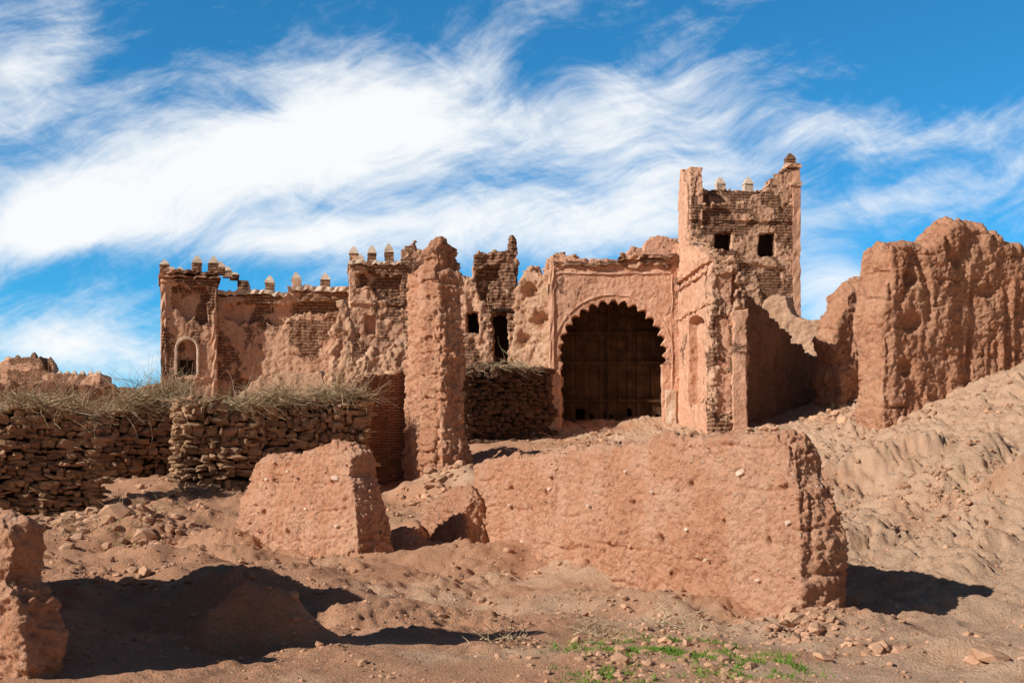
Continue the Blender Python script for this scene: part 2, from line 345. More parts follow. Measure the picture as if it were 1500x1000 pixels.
def ground_mat():
    m,nt,b=newmat('dry_ground'); q=NB(nt); co=q.n('ShaderNodeTexCoord').outputs['Object']
    sp=q.n('ShaderNodeSeparateXYZ'); q.set(sp.inputs[0],co)
    big=q.noise(co,0.35,4,0.6); mid=q.noise(co,2.5,5,0.65); fn=q.noise(co,30,4,0.7); gr=q.noise(co,90,2,0.7)
    sandy=q.ramp(q.math('ADD',big,q.math('MULTIPLY',sp.outputs[0],0.02)),0.44,0.64)   # paler scree toward the slope on the east
    col=q.mix(sandy,(0.66,0.345,0.205),(0.74,0.485,0.325))
    col=q.mix(q.ramp(mid,0.45,0.7,0,0.6),col,(0.54,0.29,0.175))
    col=q.mix(q.ramp(fn,0.47,0.75,0,0.5),col,(0.82,0.59,0.42))
    col=q.mix(q.ramp(fn,0.45,0.3,0,0.55),col,(0.27,0.145,0.09))
    col=q.mix(q.ramp(gr,0.52,0.75,0,0.6),col,(0.26,0.145,0.09))
    v=q.voro(co,16); sc=q.n('ShaderNodeSeparateColor'); q.set(sc.inputs[0],v.outputs['Color'])
    pm=q.math('MULTIPLY',q.ramp(v.outputs['Distance'],0.2,0.3,1,0),q.ramp(q.math('ADD',sc.outputs[0],q.math('MULTIPLY',mid,0.5)),0.97,1.0))
    col=q.mix(q.math('MULTIPLY',pm,0.8),col,(0.70,0.56,0.44))
    q.set(b.inputs['Base Color'],col)
    h=q.math('ADD',q.math('ADD',mid,q.math('MULTIPLY',fn,0.8)),q.math('ADD',q.math('MULTIPLY',pm,0.5),q.math('MULTIPLY',gr,0.4)))
    q.set(b.inputs['Normal'],q.bump(h,0.06)); return m
M_ground=ground_mat()
mesh_obj('ground',np.stack([X,Y,Z],-1).reshape(-1,3),Fq,M_ground,smooth=True)
def hit(px,py):
    Ys=np.concatenate([np.arange(9,60,0.05)]); xx=(px-750)/F*Ys; zz=CZ+(HZ-py)/F*Ys
    g=ground_z(xx,Ys,False); k=np.where(zz<=g)[0]
    i=k[0] if len(k) else len(Ys)-1
    return xx[i],Ys[i],g[i]
# ---------------------------------------------------------------- foreground adobe walls
A_AMP=((0.6,0.12),(2.2,0.05),(3.0,0.055,'g'),(0.62,0.045,'l'),(1.1,0.07,'k'),(6,0.022,'c'),(11,0.026),(24,0.016))
fa=Frame(690,27.5,1160,17)
top=[(690,840),(690,720),(693,680),(705,668),(730,672),(760,670),(790,656),(850,654),(890,648),(920,651),(950,641),(1000,637),(1050,630),(1090,632),(1120,626),(1138,629),(1146,645),(1148,690),(1166,712),(1174,800),(1182,960)]
pl=jag(fa.poly(top),0.25,0.035,0.6,1)
pits=[(*fa.p(a,b),r,d) for a,b,r,d in [(970,792,0.09,0.30),(1010,706,0.06,0.28),(1120,790,0.07,0.26),(745,716,0.07,0.22),(1140,705,0.05,0.2),(860,830,0.07,0.2),(930,735,0.05,0.2),(905,800,0.07,0.16),(1060,760,.05,.16),(800,720,.06,.2)]]
w1=ruin('adobe_wall',fa,[([pl],0,0.70)],M_mud,0.021,A_AMP,None,pits,0.55,2.0,0.6,0,0.10)
fb=Frame(356,28,514,25)
pl=jag(fb.poly([(332,880),(340,780),(352,712),(364,680),(385,664),(430,661),(470,650),(494,652),(508,668),(515,720),(529,780),(542,880)]),0.25,0.04,0.9,2)
pits=[(*fb.p(a,b),r,d) for a,b,r,d in [(485,700,.06,.2),(430,780,.08,.2),(390,750,.07,.2),(400,700,.05,.2)]]
w2=ruin('adobe_wall.001',fb,[([pl],0,0.85)],M_mud,0.026,A_AMP,None,pits,0.7,9.0,0.6,0,0.12)
fc=Frame(614,29,680,26.5)
pl=jag(fc.poly([(606,840),(614,775),(626,735),(646,712),(666,708),(676,726),(682,770),(690,840)]),0.25,0.04,0.9,3)
ruin('adobe_wall.002',fc,[([pl],0,0.6)],M_mud2,0.028,A_AMP,None,(),0.8,15.0,0.6,0,0.2)
fd=Frame(-60,11.9,30,11.5)
pl=jag(fd.poly([(-260,1100),(-260,640),(-200,640),(-150,720),(-60,748),(0,752),(18,762),(26,800),(10,850),(34,885),(44,960),(40,1100)]),0.15,0.02,0.3,4)
ruin('adobe_wall.003',fd,[([pl],0,0.4)],M_mud,0.016,((0.9,0.06),(3,0.06),(0.62,0.03,'l'),(6,0.020,'c'),(10,0.022),(24,0.014)),None,(),0.3,21.0,0.6,0,0.15)
fe=FW(-9.2,18.3,-5.65,11.7)
pl=jag([(0,-1),(0,2.2),(1.2,3.0),(2.5,3.5),(4.2,3.4),(5.0,2.9),(5.4,1.7),(5.95,1.6),(6.2,3.2),(6.8,4.0),(7.35,3.9),(7.45,-1)],0.25,0.04,0.3,5)
ruin('adobe_wall.004',fe,[([pl],0,0.7)],M_mud,0.05,((0.6,0.10),(2.6,0.05),(7,0.02)),None,(),0.1,25.0)
# ---------------------------------------------------------------- tall adobe pillar + brick pier
ff=Frame(598,38,641,36)
pl=jag(ff.poly([(594,740),(596,600),(598,480),(598,410),(602,396),(612,392),(618,386),(636,384),(642,396),(648,740)]),0.2,0.045,1.5,6)
fg=Frame(640,36,682,36.6)
pl2=jag(fg.poly([(632,740),(637,640),(638,500),(638,400),(641,362),(648,350),(664,350),(671,366),(673,450),(680,540),(677,600),(684,650),(700,740)]),0.2,0.05,1.0,7)
e=empty('adobe_pillar')
P_AMP=((0.5,0.07),(2.0,0.06),(3,0.09,'g'),(0.7,0.05,'l'),(1.1,0.08,'k'),(5,0.05,'c'),(12,0.032))
ruin('pillar_side_wall',ff,[([pl],0,0.7)],M_mud,0.03,P_AMP,e,(),0.0,31.0,0.5,0,0.04)
ruin('pillar_shaft',fg,[([pl2],0,0.75)],M_mud2,0.03,P_AMP,e,(),0.2,33.0,0.5,0,0.08)
fh=Frame(524,37.5,604,38.5)
pl=jag(fh.poly([(520,750),(522,600),(521,562),(535,553),(560,550),(585,544),(600,540),(605,560),(607,750)]),0.12,0.035,1.0,8)
ruin('brick_pier',fh,[([pl],0,1.0)],M_brick,0.04,((0.6,0.05),(4,0.04),(12,0.025)),None,(),0,35.0,1,60)
# ---------------------------------------------------------------- dry stone walls
def dry_wall(name,fr,topfn,pa,pb,thick,mat,sz=(0.33,0.135),seed=0):
    e=empty(name); s0=fr.p(pa,600)[0]; s1=fr.p(pb,600)[0]; C=[];S=[];rt=[]
    tops=[(fr.p(a,b)) for a,b in topfn]; ts=[t[0] for t in tops]; tz=[t[1] for t in tops]
    r=random.Random(seed)
    W=[fr.mw@Vector((s,0,0)) for s in np.linspace(s0,s1,30)]; g=ground_z(np.array([w.x for w in W]),np.array([w.y for w in W]),False); gs=np.linspace(s0,s1,30)
    zmin=g.min()-0.15; z=zmin
    wob=lambda s,z: 0.10*math.sin(s*1.3+z*0.9+seed)+0.06*math.sin(s*3.1-z*2.0)
    while z<max(tz):
        h=sz[1]*r.uniform(0.6,1.6)
        for face in (0,1):
            s=s0+r.uniform(-0.1,0.1)
            while s<s1:
                l=sz[0]*r.choice([0.35,0.5,0.7,0.9,1.2,1.6])*r.uniform(.8,1.2)
                zt=np.interp(s,ts,tz)+0.12*math.sin(s*2.3+seed)
                zz=z+0.07*math.sin(s*0.9+seed)
                if zz+h*0.5<zt+r.uniform(-0.12,0.12) and z>np.interp(s,gs,g)-0.3:
                    C.append((s+l/2,(0.1 if face==0 else thick-0.1)+wob(s,z)+r.uniform(-0.08,0.08),zz+h/2+r.gauss(0,0.035))); S.append((l*0.53,r.uniform(0.14,0.26),h*r.uniform(0.4,0.75))); rt.append(r.gauss(0,0.25))
                s+=l
        for en in (s0,s1):
            t=0.15
            while t<thick:
                if z<np.interp(en,ts,tz): C.append((en+r.gauss(0,0.06),t,z+h/2)); S.append((0.18,0.14,h*0.52)); rt.append(r.gauss(0,0.3))
                t+=0.27
        z+=h*0.9
    for s in np.arange(s0,s1,0.16):
        for t in np.arange(0.15,thick,0.2):
            C.append((s,t+r.gauss(0,0.04),np.interp(s,ts,tz)+0.12*math.sin(s*2.3+seed)+r.gauss(0,0.05))); S.append((0.15*r.uniform(.6,1.4),0.13,0.07)); rt.append(r.uniform(0,3))
    stones('stone_courses',C,S,mat,rt,e,fr.mw,0.6,0.12,True,0.16)
    core=[(s0+0.08,zmin-0.5)]+[(max(s0+0.08,min(s1-0.08,a)),b-0.15) for a,b in zip(ts,tz)]+[(s1-0.08,zmin-0.5)]
    ruin('rubble_core',fr,[([core],0.15,thick-0.13)],M_core,0.07,((1,0.02),(5,0.02)),e)
    n=int((s1-s0)*26); ss=rng.uniform(s0,s1,n); tt=-np.abs(rng.normal(0,0.6,n)); Wp=np.array([fr.mw@Vector((a,b,0)) for a,b in zip(ss,tt)])
    zz=ground_z(Wp[:,0],Wp[:,1]); sc=rng.uniform(0.03,0.14,n)
    stones('fallen_stones',np.stack([Wp[:,0],Wp[:,1],zz+sc*0.2],1),np.stack([sc*1.2,sc,sc*0.6],1),mat,None,e,None,0.65,0.12,False,0.3)
    return e,fr,ts,tz,s0,s1,thick
def brush(name,W,n,lmin,lmax,up=0.35,rad=0.011,hump=1.0,rend=0.1):
    e,fr,ts,tz,s0,s1,th=W; s=rng.uniform(s0-0.1,s1+rend,n); t=rng.uniform(-0.2,th+0.1,n)
    c=fbm(np.stack([s,t*0,0*s],1),0.9,3,seed=3.3)
    hgt=np.clip(0.18+0.5*c,0.02,0.75)*hump
    k=(rng.uniform(0,1,n)<0.55+0.8*c); s=s[k];t=t[k];hgt=hgt[k];n=len(s)
    z=np.interp(s,ts,tz)+rng.uniform(0,1,n)*hgt
    b=np.array([fr.mw@Vector((a,bb,cc)) for a,bb,cc in zip(s,t,z)])
    d=rng.normal(size=(n,3)); d[:,2]=d[:,2]*0.4+up*rng.uniform(-0.8,1.4,n)
    return twigs(name,b,d,rng.uniform(lmin,lmax,n)*rng.choice([0.6,1,1.3],n),rng.uniform(0.5,1.2,n)*rad,M_twig,e,0.7,5)
W1=dry_wall('dry_stone_wall',Frame(265,34.5,535,36.6),[(265,592),(300,592),(330,602),(400,596),(470,590),(530,583),(540,590)],266,535,0.9,M_stone,seed=1)
brush('brush_topping',W1,3200,0.3,0.9,0.3)
W2=dry_wall('dry_stone_wall.001',Frame(-80,31,140,32.2),[(-80,600),(0,608),(20,594),(60,602),(100,606),(128,612),(140,625)],-80,138,0.9,M_stone,seed=2)
brush('brush_topping',W2,1600,0.3,0.8,0.3)
W3=dry_wall('dry_stone_wall.002',Frame(120,37.5,275,39),[(120,608),(150,606),(200,600),(240,604),(275,600)],120,275,0.7,M_stone,seed=3)
brush('brush_topping',W3,2600,0.4,1.1,0.6,hump=1.6)
W4=dry_wall('dry_stone_wall.003',Frame(684,44.5,806,47.6),[(684,545),(720,540),(760,542),(806,546)],684,805,0.8,M_stone_shade,seed=4)
brush('brush_topping',W4,800,0.3,0.7,0.1,0.014,0.7,-0.6)
# ---------------------------------------------------------------- left kasbah
def merlon(parent,fr,px,pt,pb,wpx,y,mats,i=0):
    (s,zt)=fr.p(px,pt); zb=fr.p(px,pb)[1]; w=wpx/F*fr.A[1]/2; h=zt-zb; lean=random.gauss(0,0.04)
    prof=[(w,0),(w,h*0.5),(w*1.08,h*0.52),(w*0.95,h*0.66),(w*0.6,h*0.84),(w*0.2,h)]
    V=[];Fc=[]
    for r,z in prof:
        for sx,sy in ((-1,-1),(1,-1),(1,1),(-1,1)): V.append((s+lean*z+sx*r*random.uniform(.88,1.1),y+sy*r*random.uniform(.88,1.1),zb-0.05+z))
    for k in range(len(prof)-1):
        for j in range(4): Fc.append([k*4+j,k*4+(j+1)%4,(k+1)*4+(j+1)%4,(k+1)*4+j])
    k=(len(prof)-1)*4; Fc.append([k,k+1,k+2,k+3])
    o=mesh_obj('merlon',V,Fc,mats,parent,fr.mw)
    for p in o.data.polygons:
        if p.center.z>zb+h*0.5: p.material_index=1
    return o
def slab_sz(parent,name,fr,s0,z0,s1,z1,y0,y1,mat,jit=0.0):
    s0,s1=sorted((s0,s1)); z0,z1=sorted((z0,z1))
    n=max(2,int((s1-s0)/0.2)); m=max(1,int((z1-z0)/0.35)); V=[];Fc=[]
    for i in range(n+1):
        s=s0+(s1-s0)*i/n; k=random.gauss(0,jit)
        for a in range(m+1): V.append((s+random.gauss(0,jit*0.6),y0+random.gauss(0,jit),z0+(z1-z0)*a/m+k))
        for a in range(m,-1,-1): V.append((s,y1,z0+(z1-z0)*a/m+k))
    c=2*(m+1)
    for i in range(n):
        for q in range(c): Fc.append([i*c+q,i*c+(q+1)%c,(i+1)*c+(q+1)%c,(i+1)*c+q])
    Fc.append(list(range(c))); Fc.append(list(range(n*c+c-1,n*c-1,-1)))
    return mesh_obj(name,V,Fc,mat,parent,fr.mw)
def slab(parent,name,fr,a,b,y0,y1,mat,jit=0.0):
    (s0,z0)=fr.p(a[0],a[1]); (s1,z1)=fr.p(b[0],b[1]); return slab_sz(parent,name,fr,s0,z0,s1,z1,y0,y1,mat,jit)
def arch_hole(fr,x0,x1,ytop,ybase,n=14):
    cx=(x0+x1)/2; r=(x1-x0)/2; pts=[(x0,ybase)]
    for i in range(n+1):
        a=math.pi-math.pi*i/n; pts.append((cx+r*math.cos(a),ytop+r-r*math.sin(a)))
    pts.append((x1,ybase)); return fr.poly(pts)
K_AMP=((0.5,0.05),(3,0.03),(9,0.02))
kb=empty('kasbah_building')
ft=Frame(236,66,318,66.8)
out=jag(ft.poly([(236,620),(236,408),(318,408),(318,620)]),0.3,0.02,5,11)
hole_a=arch_hole(ft,259,289,497,549); er=jag(ft.poly([(252,420),(262,415),(278,424),(296,420),(308,432),(300,450),(306,470),(292,478),(285,462),(272,470),(262,455),(250,450)]),0.2,0.05,0,12)
ruin('corner_tower',ft,[([out,hole_a,er],0,0.6),([out],0.52,3.4)],M_kas,0.055,K_AMP,kb,(),0,41)
ah=arch_hole(ft,256,292,493,549); ah2=arch_hole(ft,260,288,497.5,549)
ruin('niche_surround',ft,[([ah,ah2],-0.08,0.1)],M_cream,0.04,((1,0.01),(5,0.01)),kb,(),0,39)
slab(kb,'window_shade_slab',ft,(264,526),(284,548),0.36,0.6,M_core)  # solid near-black slab, paints the shade inside the small opening
slab(kb,'tower_cornice',ft,(232,402),(323,409),-0.2,3.6,M_kas,0.035)
slab(kb,'tower_cornice_lower',ft,(234,413),(321,417),-0.08,3.5,M_kas,0.03)
slab(kb,'parapet',ft,(235,394),(320,402.5),0.0,3.4,M_kas,0.04)
slab(kb,'pilaster',ft,(236,420),(243,600),-0.07,0.1,M_kas,0.03)
slab(kb,'pilaster',ft,(310,420),(317,600),-0.07,0.1,M_kas,0.03)
slab(kb,'string_course',ft,(236,552),(317,556),-0.08,0.1,M_kas,0.03)
for i,(px,y,t) in enumerate([(241,0.25,378),(252,1.8,381),(265,3.0,376),(288,0.25,372),(312,0.25,373),(324,1.2,376),(336,2.2,379),(348,3.1,384)]):
    merlon(kb,ft,px if y<1 else px,t,396,14,y,[M_kas,M_cream])
fm=Frame(318,67.5,512,68.5)
out=jag(fm.poly([(316,620),(316,436),(360,433),(420,428),(470,424),(514,419),(514,620)]),0.3,0.03,9,13)
low=arch_hole(fm,338,372,553,600); er=jag(fm.poly([(326,447),(350,444),(390,446),(440,442),(500,440),(506,452),(470,462),(455,458),(425,466),(410,480),(385,468),(352,475),(330,468)]),0.2,0.07,0,14)
ruin('curtain_wall',fm,[([out,low,er],0,0.4),([out],0.38,1.3)],M_kas,0.055,((0.4,0.08),(2.5,0.05),(9,0.02)),kb,(),0,43,1,60)
slab(kb,'wall_coping',fm,(316,425),(420,433),-0.15,1.5,M_cream,0.05)
slab(kb,'wall_coping',fm,(421,419),(512,428),-0.15,1.5,M_cream,0.05)
for px,t,b in [(395,401,425),(435,396,421),(476,397,419)]: merlon(kb,fm,px,t,b,14,0.4,[M_kas,M_cream])
slab(kb,'buttress',fm,(344,424),(360,404),1.5,3.5,M_kas,0.04)
fr_=Frame(512,66,600,66.5)
out=jag(fr_.poly([(513,620),(513,388),(560,384),(590,386),(596,362),(606,357),(622,372),(640,400),(640,620)]),0.2,0.07,12,15)
er=jag(fr_.poly([(522,402),(545,398),(572,404),(590,402),(588,430),(570,440),(550,436),(545,420),(524,424)]),0.2,0.05,0,16)
wn=fr_.poly([(536,462),(552,462),(552,490),(536,490)])
ruin('gatehouse_block',fr_,[([out,er,wn],0,0.5),([out],0.45,2.8)],M_kas,0.055,((0.4,0.08),(2.5,0.06),(9,0.025)),kb,(),0,45,1,90)
slab(kb,'block_cornice',fr_,(510,381),(588,388),-0.18,3.0,M_cream,0.04)
slab(kb,'ledge',fr_,(513,441),(592,446),-0.12,0.1,M_kas,0.04)
for px,t,y in [(519,358,0.3),(529,361,2),(545,357,0.3),(571,354,0.3)]: merlon(kb,fr_,px,t,382,13,y,[M_kas,M_cream])
fl=Frame(480,54,600,54)
pl=jag(fl.poly([(478,620),(484,520),(490,470),(497,445),(506,443),(512,470),(510,505),(520,540),(535,520),(548,505),(560,525),(580,508),(600,490),(602,620)]),0.25,0.08,4,17)
ruin('adobe_remnant',fl,[([pl],0,1.1)],M_pale,0.055,((0.6,0.2),(2,0.10),(3,0.08,'g'),(5,0.05,'c')),None,(),0,47)
fl=Frame(370,58,470,58)
pl=jag(fl.poly([(330,620),(340,585),(360,566),(380,552),(420,545),(450,550),(468,540),(478,562),(480,620)]),0.25,0.05,4,18)
ruin('adobe_remnant.001',fl,[([pl],0,0.9)],M_pale,0.06,((0.6,0.08),(2,0.05),(6,0.03)),None,(),0,49)
# ---------------------------------------------------------------- middle ruined house
mh=empty('ruined_house')
fi=Frame(676,51,760,51)
out=jag(fi.poly([(655,640),(660,420),(676,405),(690,412),(694,378),(703,372),(716,371),(738,366),(744,362),(747,346),(754,345),(757,380),(759,640)]),0.2,0.06,6,19)
door=fi.poly([(721,456),(746,456),(746,560),(721,560)]); win=fi.poly([(682,456),(702,456),(702,488),(682,488)])
br=jag(fi.poly([(696,395),(708,388),(735,390),(736,410),(720,425),(715,445),(704,440),(700,420)]),0.2,0.05,0,20)
ruin('front_wall',fi,[([out,door,win],0.3,0.9),([out,door,win,br],0,0.35)],M_tow,0.05,((0.5,0.10),(2.5,0.07),(4,0.05,'c'),(10,0.02)),mh,(),0,51,1,70)
slab(mh,'dark_interior',fi,(664,440),(756,570),0.95,3.0,M_core)  # solid near-black slab, paints the shade behind door and window
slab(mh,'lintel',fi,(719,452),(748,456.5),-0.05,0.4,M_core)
fi2=Frame(752,50,808,49)
pl=jag(fi2.poly([(748,640),(752,480),(756,425),(766,398),(776,390),(786,398),(790,410),(800,402),(804,380),(810,376),(812,640)]),0.2,0.07,4,21)
pits=[(*fi2.p(a,b),r,d) for a,b,r,d in [(775,425,.3,.5),(790,470,.35,.5),(765,500,.3,.4)]]
ruin('eroded_wall',fi2,[([pl],0,0.6)],M_pale,0.045,((0.7,0.08),(2.2,0.10),(3,0.10,'g'),(5,0.06,'c'),(14,0.02)),mh,pits,0,53,0.35)
# ---------------------------------------------------------------- gateway
gw=empty('kasbah_gateway')
G=Frame(805,48,995,48)
out=jag(G.poly([(806,660),(806,376),(815,371),(845,374),(870,378),(904,379),(908,370),(940,367),(946,352),(960,344),(985,349),(1000,360),(1000,660)]),0.2,0.05,9.5,22)
def cusped(fr,cx,cy,R,n,ybase,depth,steps=150):
    pts=[(cx-R*0.94,ybase)]
    for i in range(steps+1):
        a=math.pi*1.08-(math.pi*1.16)*i/steps
        c=1-depth*(1-abs(math.sin(n*(a+0.02)*0.5)))
        pts.append((cx+R*c*math.cos(a),cy-R*c*math.sin(a)))
    pts.append((cx+R*0.94,ybase)); return fr.poly(pts)
h1=cusped(G,897,518,80,30,655,0.10); h2=cusped(G,897,518,82,28,655,0.0,40)
h3=G.poly([(810,655),(810,425),(984,425),(984,655)])
ruin('arch_wall',G,[([out,h1],0,0.35),([out,h2],0.30,0.7),([out,h3],0.65,3.0)],M_pl,0.034,((0.4,0.03),(3,0.025),(1.1,0.05,'k'),(8,0.018)),gw,(),0,55,1,150)
def ring(fr,cx,cy,r0,r1,y0,y1,name,mat):
    n=60;V=[];Fc=[]
    for i in range(n+1):
        a=math.pi*1.05-math.pi*1.1*i/n
        for r in (r0,r1):
            rr=r+random.gauss(0,0.3)
            s,z=fr.p(cx+rr*math.cos(a),cy-rr*math.sin(a))
            V+=[(s,y0+random.gauss(0,0.008),z),(s,y1,z)]
    for i in range(n):
        b=i*4;c=b+4
        Fc+=[[b,b+2,c+2,c],[b+1,c+1,c+3,b+3],[b,c,c+1,b+1],[b+2,b+3,c+3,c+2]]
    Fc+=[[0,1,3,2],[n*4,n*4+2,n*4+3,n*4+1]]
    return mesh_obj(name,V,Fc,mat,gw,fr.mw)
ring(G,897,518,86,88.5,-0.04,0.1,'archivolt',M_trim)
slab(gw,'frame_left',G,(806,390),(811,600),-0.08,0.2,M_pl,0.02)
slab(gw,'frame_right',G,(983,402),(985,575),-0.04,0.2,M_trim,0.012)
slab(gw,'frame_top',G,(815,398),(983,401),-0.05,0.2,M_trim,0.015)
slab(gw,'cornice',G,(810,384),(985,390),-0.14,0.3,M_tow,0.05)
slab(gw,'cornice_upper',G,(905,374),(990,380),-0.2,0.3,M_tow,0.05)
slab(gw,'pedestal_right',G,(975,572),(990,640),-0.10,0.3,M_cream,0.025)
slab(gw,'pedestal_left',G,(806,590),(815,640),-0.12,0.3,M_cream,0.025)
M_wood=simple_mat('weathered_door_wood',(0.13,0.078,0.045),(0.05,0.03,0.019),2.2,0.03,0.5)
(sa,za)=G.p(811,424); (sb,zb)=G.p(983,655); npl=24
V=[];Fc=[]
for i in range(npl):
    a=sa+(sb-sa)*i/npl+0.003; b=sa+(sb-sa)*(i+1)/npl-0.003; y=1.9+random.uniform(0,0.08); k=len(V); zl=zb+random.choice([0,0,0.1,0.35,0.6])+1.0
    for yy in (y,y+0.06): V+=[(a,yy,zl+random.uniform(0,.1)),(b,yy,zl),(b,yy,za),(a,yy,za)]
    Fc+=[[k,k+1,k+2,k+3],[k+4,k+7,k+6,k+5],[k,k+4,k+5,k+1],[k+3,k+2,k+6,k+7],[k,k+3,k+7,k+4],[k+1,k+5,k+6,k+2]]
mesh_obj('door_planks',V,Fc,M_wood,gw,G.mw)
slab(gw,'door_dark_backing',G,(804,380),(990,655),2.5,2.9,M_core)  # added near-black panel, keeps sky from showing between the planks
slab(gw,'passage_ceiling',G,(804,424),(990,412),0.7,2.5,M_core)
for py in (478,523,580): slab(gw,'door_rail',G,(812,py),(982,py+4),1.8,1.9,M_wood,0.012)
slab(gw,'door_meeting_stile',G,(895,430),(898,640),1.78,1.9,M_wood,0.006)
J=Frame(993,48.1,1044,43)
out=jag(J.poly([(992,660),(992,358),(997,350),(1006,352),(1014,356),(1024,366),(1034,374),(1042,380),(1046,392),(1046,660)]),0.2,0.05,9.3,23)
nich=arch_hole(J,1009,1031,462,592)
ruin('porch_side_wall',J,[([out,nich],0,0.42),([out],0.40,0.62)],M_pl,0.036,((0.4,0.05),(3,0.03),(1.3,0.05,'k'),(7,0.02)),gw,(),0,57,1,40)
sL=J.p(992,600)[0]; sR=J.p(1046,600)[0]
for nm,z0,z1,yo in [('porch_cornice',9.5,9.7,-0.14),('porch_string',8.05,8.15,-0.08),('porch_moulding',9.2,9.27,-0.08)]: slab_sz(gw,nm,J,sL,z0,sR-0.2,z1,yo,0.1,M_pl,0.03)
E=Frame(1043,42.9,1093,42.9)
out=jag(E.poly([(1041,650),(1041,398),(1046,388),(1056,386),(1070,380),(1083,382),(1087,396),(1092,410),(1092,650)]),0.18,0.06,7,24)
er1=jag(E.poly([(1052,465),(1068,462),(1068,600),(1050,604)]),0.15,0.04,0,46)
er2=jag(E.poly([(1050,404),(1076,400),(1082,420),(1074,450),(1052,440)]),0.15,0.05,0,47)
ruin('porch_front',E,[([out],0.35,1.1),([out,er1,er2],-0.1,0.4)],M_tow,0.038,((0.5,0.08),(2.5,0.07),(4,0.05,'c'),(10,0.02)),gw,(),0,59,1,40)
pil=jag(E.poly([(1071,650),(1072,470),(1068,462),(1071,455),(1093,454),(1095,464),(1091,472),(1091,560),(1094,650)]),0.15,0.02,0,48)
ruin('porch_pilaster',E,[([pil],-0.32,0.1)],M_pl,0.035,((0.5,0.03),(3,0.02),(9,0.015)),gw,(),0,61)
# ---------------------------------------------------------------- tower
tw=empty('kasbah_tower')
T=Frame(1012,60,1172,60.6)
out=jag(T.poly([(1012,520),(1012,250),(1018,262),(1020,298),(1045,302),(1075,297),(1100,290),(1122,280),(1128,262),(1140,252),(1150,247),(1158,250),(1158,244),(1172,244),(1174,520)]),0.2,0.06,12,26)
w_a=T.poly([(1047,341),(1071,341),(1071,367),(1047,367)]); w_b=T.poly([(1111,341),(1135,341),(1135,376),(1111,376)])
er=jag(T.poly([(1060,395),(1090,385),(1130,388),(1150,398),(1145,430),(1120,440),(1110,420),(1085,425),(1070,412)]),0.25,0.08,0,27)
er2=jag(T.poly([(1020,310),(1060,306),(1080,315),(1060,328),(1024,332)]),0.25,0.06,0,28)
ruin('front_wall',T,[([out,w_a,w_b],0.15,0.7),([out,w_a,w_b,er,er2],0,0.2)],M_tow,0.05,((0.5,0.05),(3,0.04),(9,0.025)),tw,(),0,61,1,60)
TB=Frame(1005,64.2,1165,64.8)
outb=jag(TB.poly([(1002,520),(1002,262),(1010,262),(1015,279),(1060,278),(1110,280),(1160,276),(1164,520)]),0.25,0.03,14,28)
ruin('rear_wall',TB,[([outb],0,0.7)],M_tow,0.07,K_AMP,tw,(),0,63,1,60)
TL=FW((1012-750)/F*60+0.02,64.6,(1012-750)/F*60-0.02,60.05)
zt=lambda py,Y: CZ+(HZ-py)/F*Y
outl=jag([(0,zt(520,60)),(0,zt(255,63)),(0.8,zt(243,63)),(1.6,zt(262,62)),(2.8,zt(262,61)),(3.6,zt(252,61)),(4.0,zt(240,60)),(4.5,zt(243,60)),(4.5,zt(520,60))],0.25,0.07,13,29)
ruin('left_wall',TL,[([outl],0.0,0.6)],M_pl,0.06,((0.5,0.05),(3,0.05),(7,0.03)),tw,(),0,65,1,20)
TR=FW(14.05,64.8,14.05,60.75)
outr=jag([(0,zt(520,60)),(0,zt(268,62)),(2,zt(262,61)),(3,zt(246,61)),(4.0,zt(243,60)),(4.0,zt(520,60))],0.25,0.04,13,30)
ruin('right_wall',TR,[([outr],-0.55,0.05)],M_tow,0.07,K_AMP,tw,(),0,67)
for a,b in (((1042,334),(1076,372)),((1106,334),(1140,381))): slab(tw,'window_shade_block',T,a,b,0.55,1.4,M_core)  # solid near-black blocks, paint the shade behind the tower windows
slab(tw,'corner_pilaster',T,(1161,250),(1172,500),-0.08,0.2,M_pl,0.03)
slab(tw,'corner_pilaster_band',T,(1157,268),(1174,273),-0.14,0.2,M_trim,0.02)
slab(tw,'corner_merlon_base',T,(1152,240),(1172,246),-0.12,0.6,M_trim,0.03)
merlon(tw,T,1160,222,243,14,0.2,[M_tow,M_tow])
for px in (1058,1098): merlon(tw,TB,px,256,279,13,0.35,[M_cream,M_cream])
slab(tw,'string_course',T,(1012,322),(1160,325),-0.06,0.1,M_tow,0.03)
# ---------------------------------------------------------------- right hand ruins
f1=Frame(1096,45,1292,53)
pl=jag(f1.poly([(1094,660),(1094,430),(1104,438),(1115,458),(1140,474),(1165,500),(1190,522),(1225,530),(1260,535),(1290,548),(1295,620)]),0.25,0.08,4.5,31)
ruin('fallen_wall',f1,[([pl],0,1.0)],M_mud3,0.06,((0.5,0.15),(2.2,0.1),(5,0.05,'c')),None,(),0,71,0.6,60)
f2=Frame(1120,54,1230,52)
pl=jag(f2.poly([(1110,560),(1118,440),(1130,433),(1150,436),(1165,466),(1190,470),(1222,467),(1228,480),(1232,560)]),0.25,0.05,4,32)
ruin('adobe_wall.005',f2,[([pl],0,0.7)],M_pale,0.065,((0.5,0.1),(2.2,0.06),(6,0.04)),None,(),0,73)
f3=Frame(1222,45,1300,45.6)
pl=jag(f3.poly([(1226,600),(1228,540),(1222,500),(1226,460),(1236,452),(1242,424),(1256,408),(1285,406),(1298,420),(1304,600)]),0.25,0.06,4,33)
ruin('adobe_stub',f3,[([pl],0,1.5)],M_mud2,0.05,((0.6,0.15),(2.2,0.08),(3,0.08,'g'),(5,0.05,'c'),(12,0.02)),None,(),0.2,75,0.6,0,0.4)
f4=Frame(1296,36,1600,37.6)
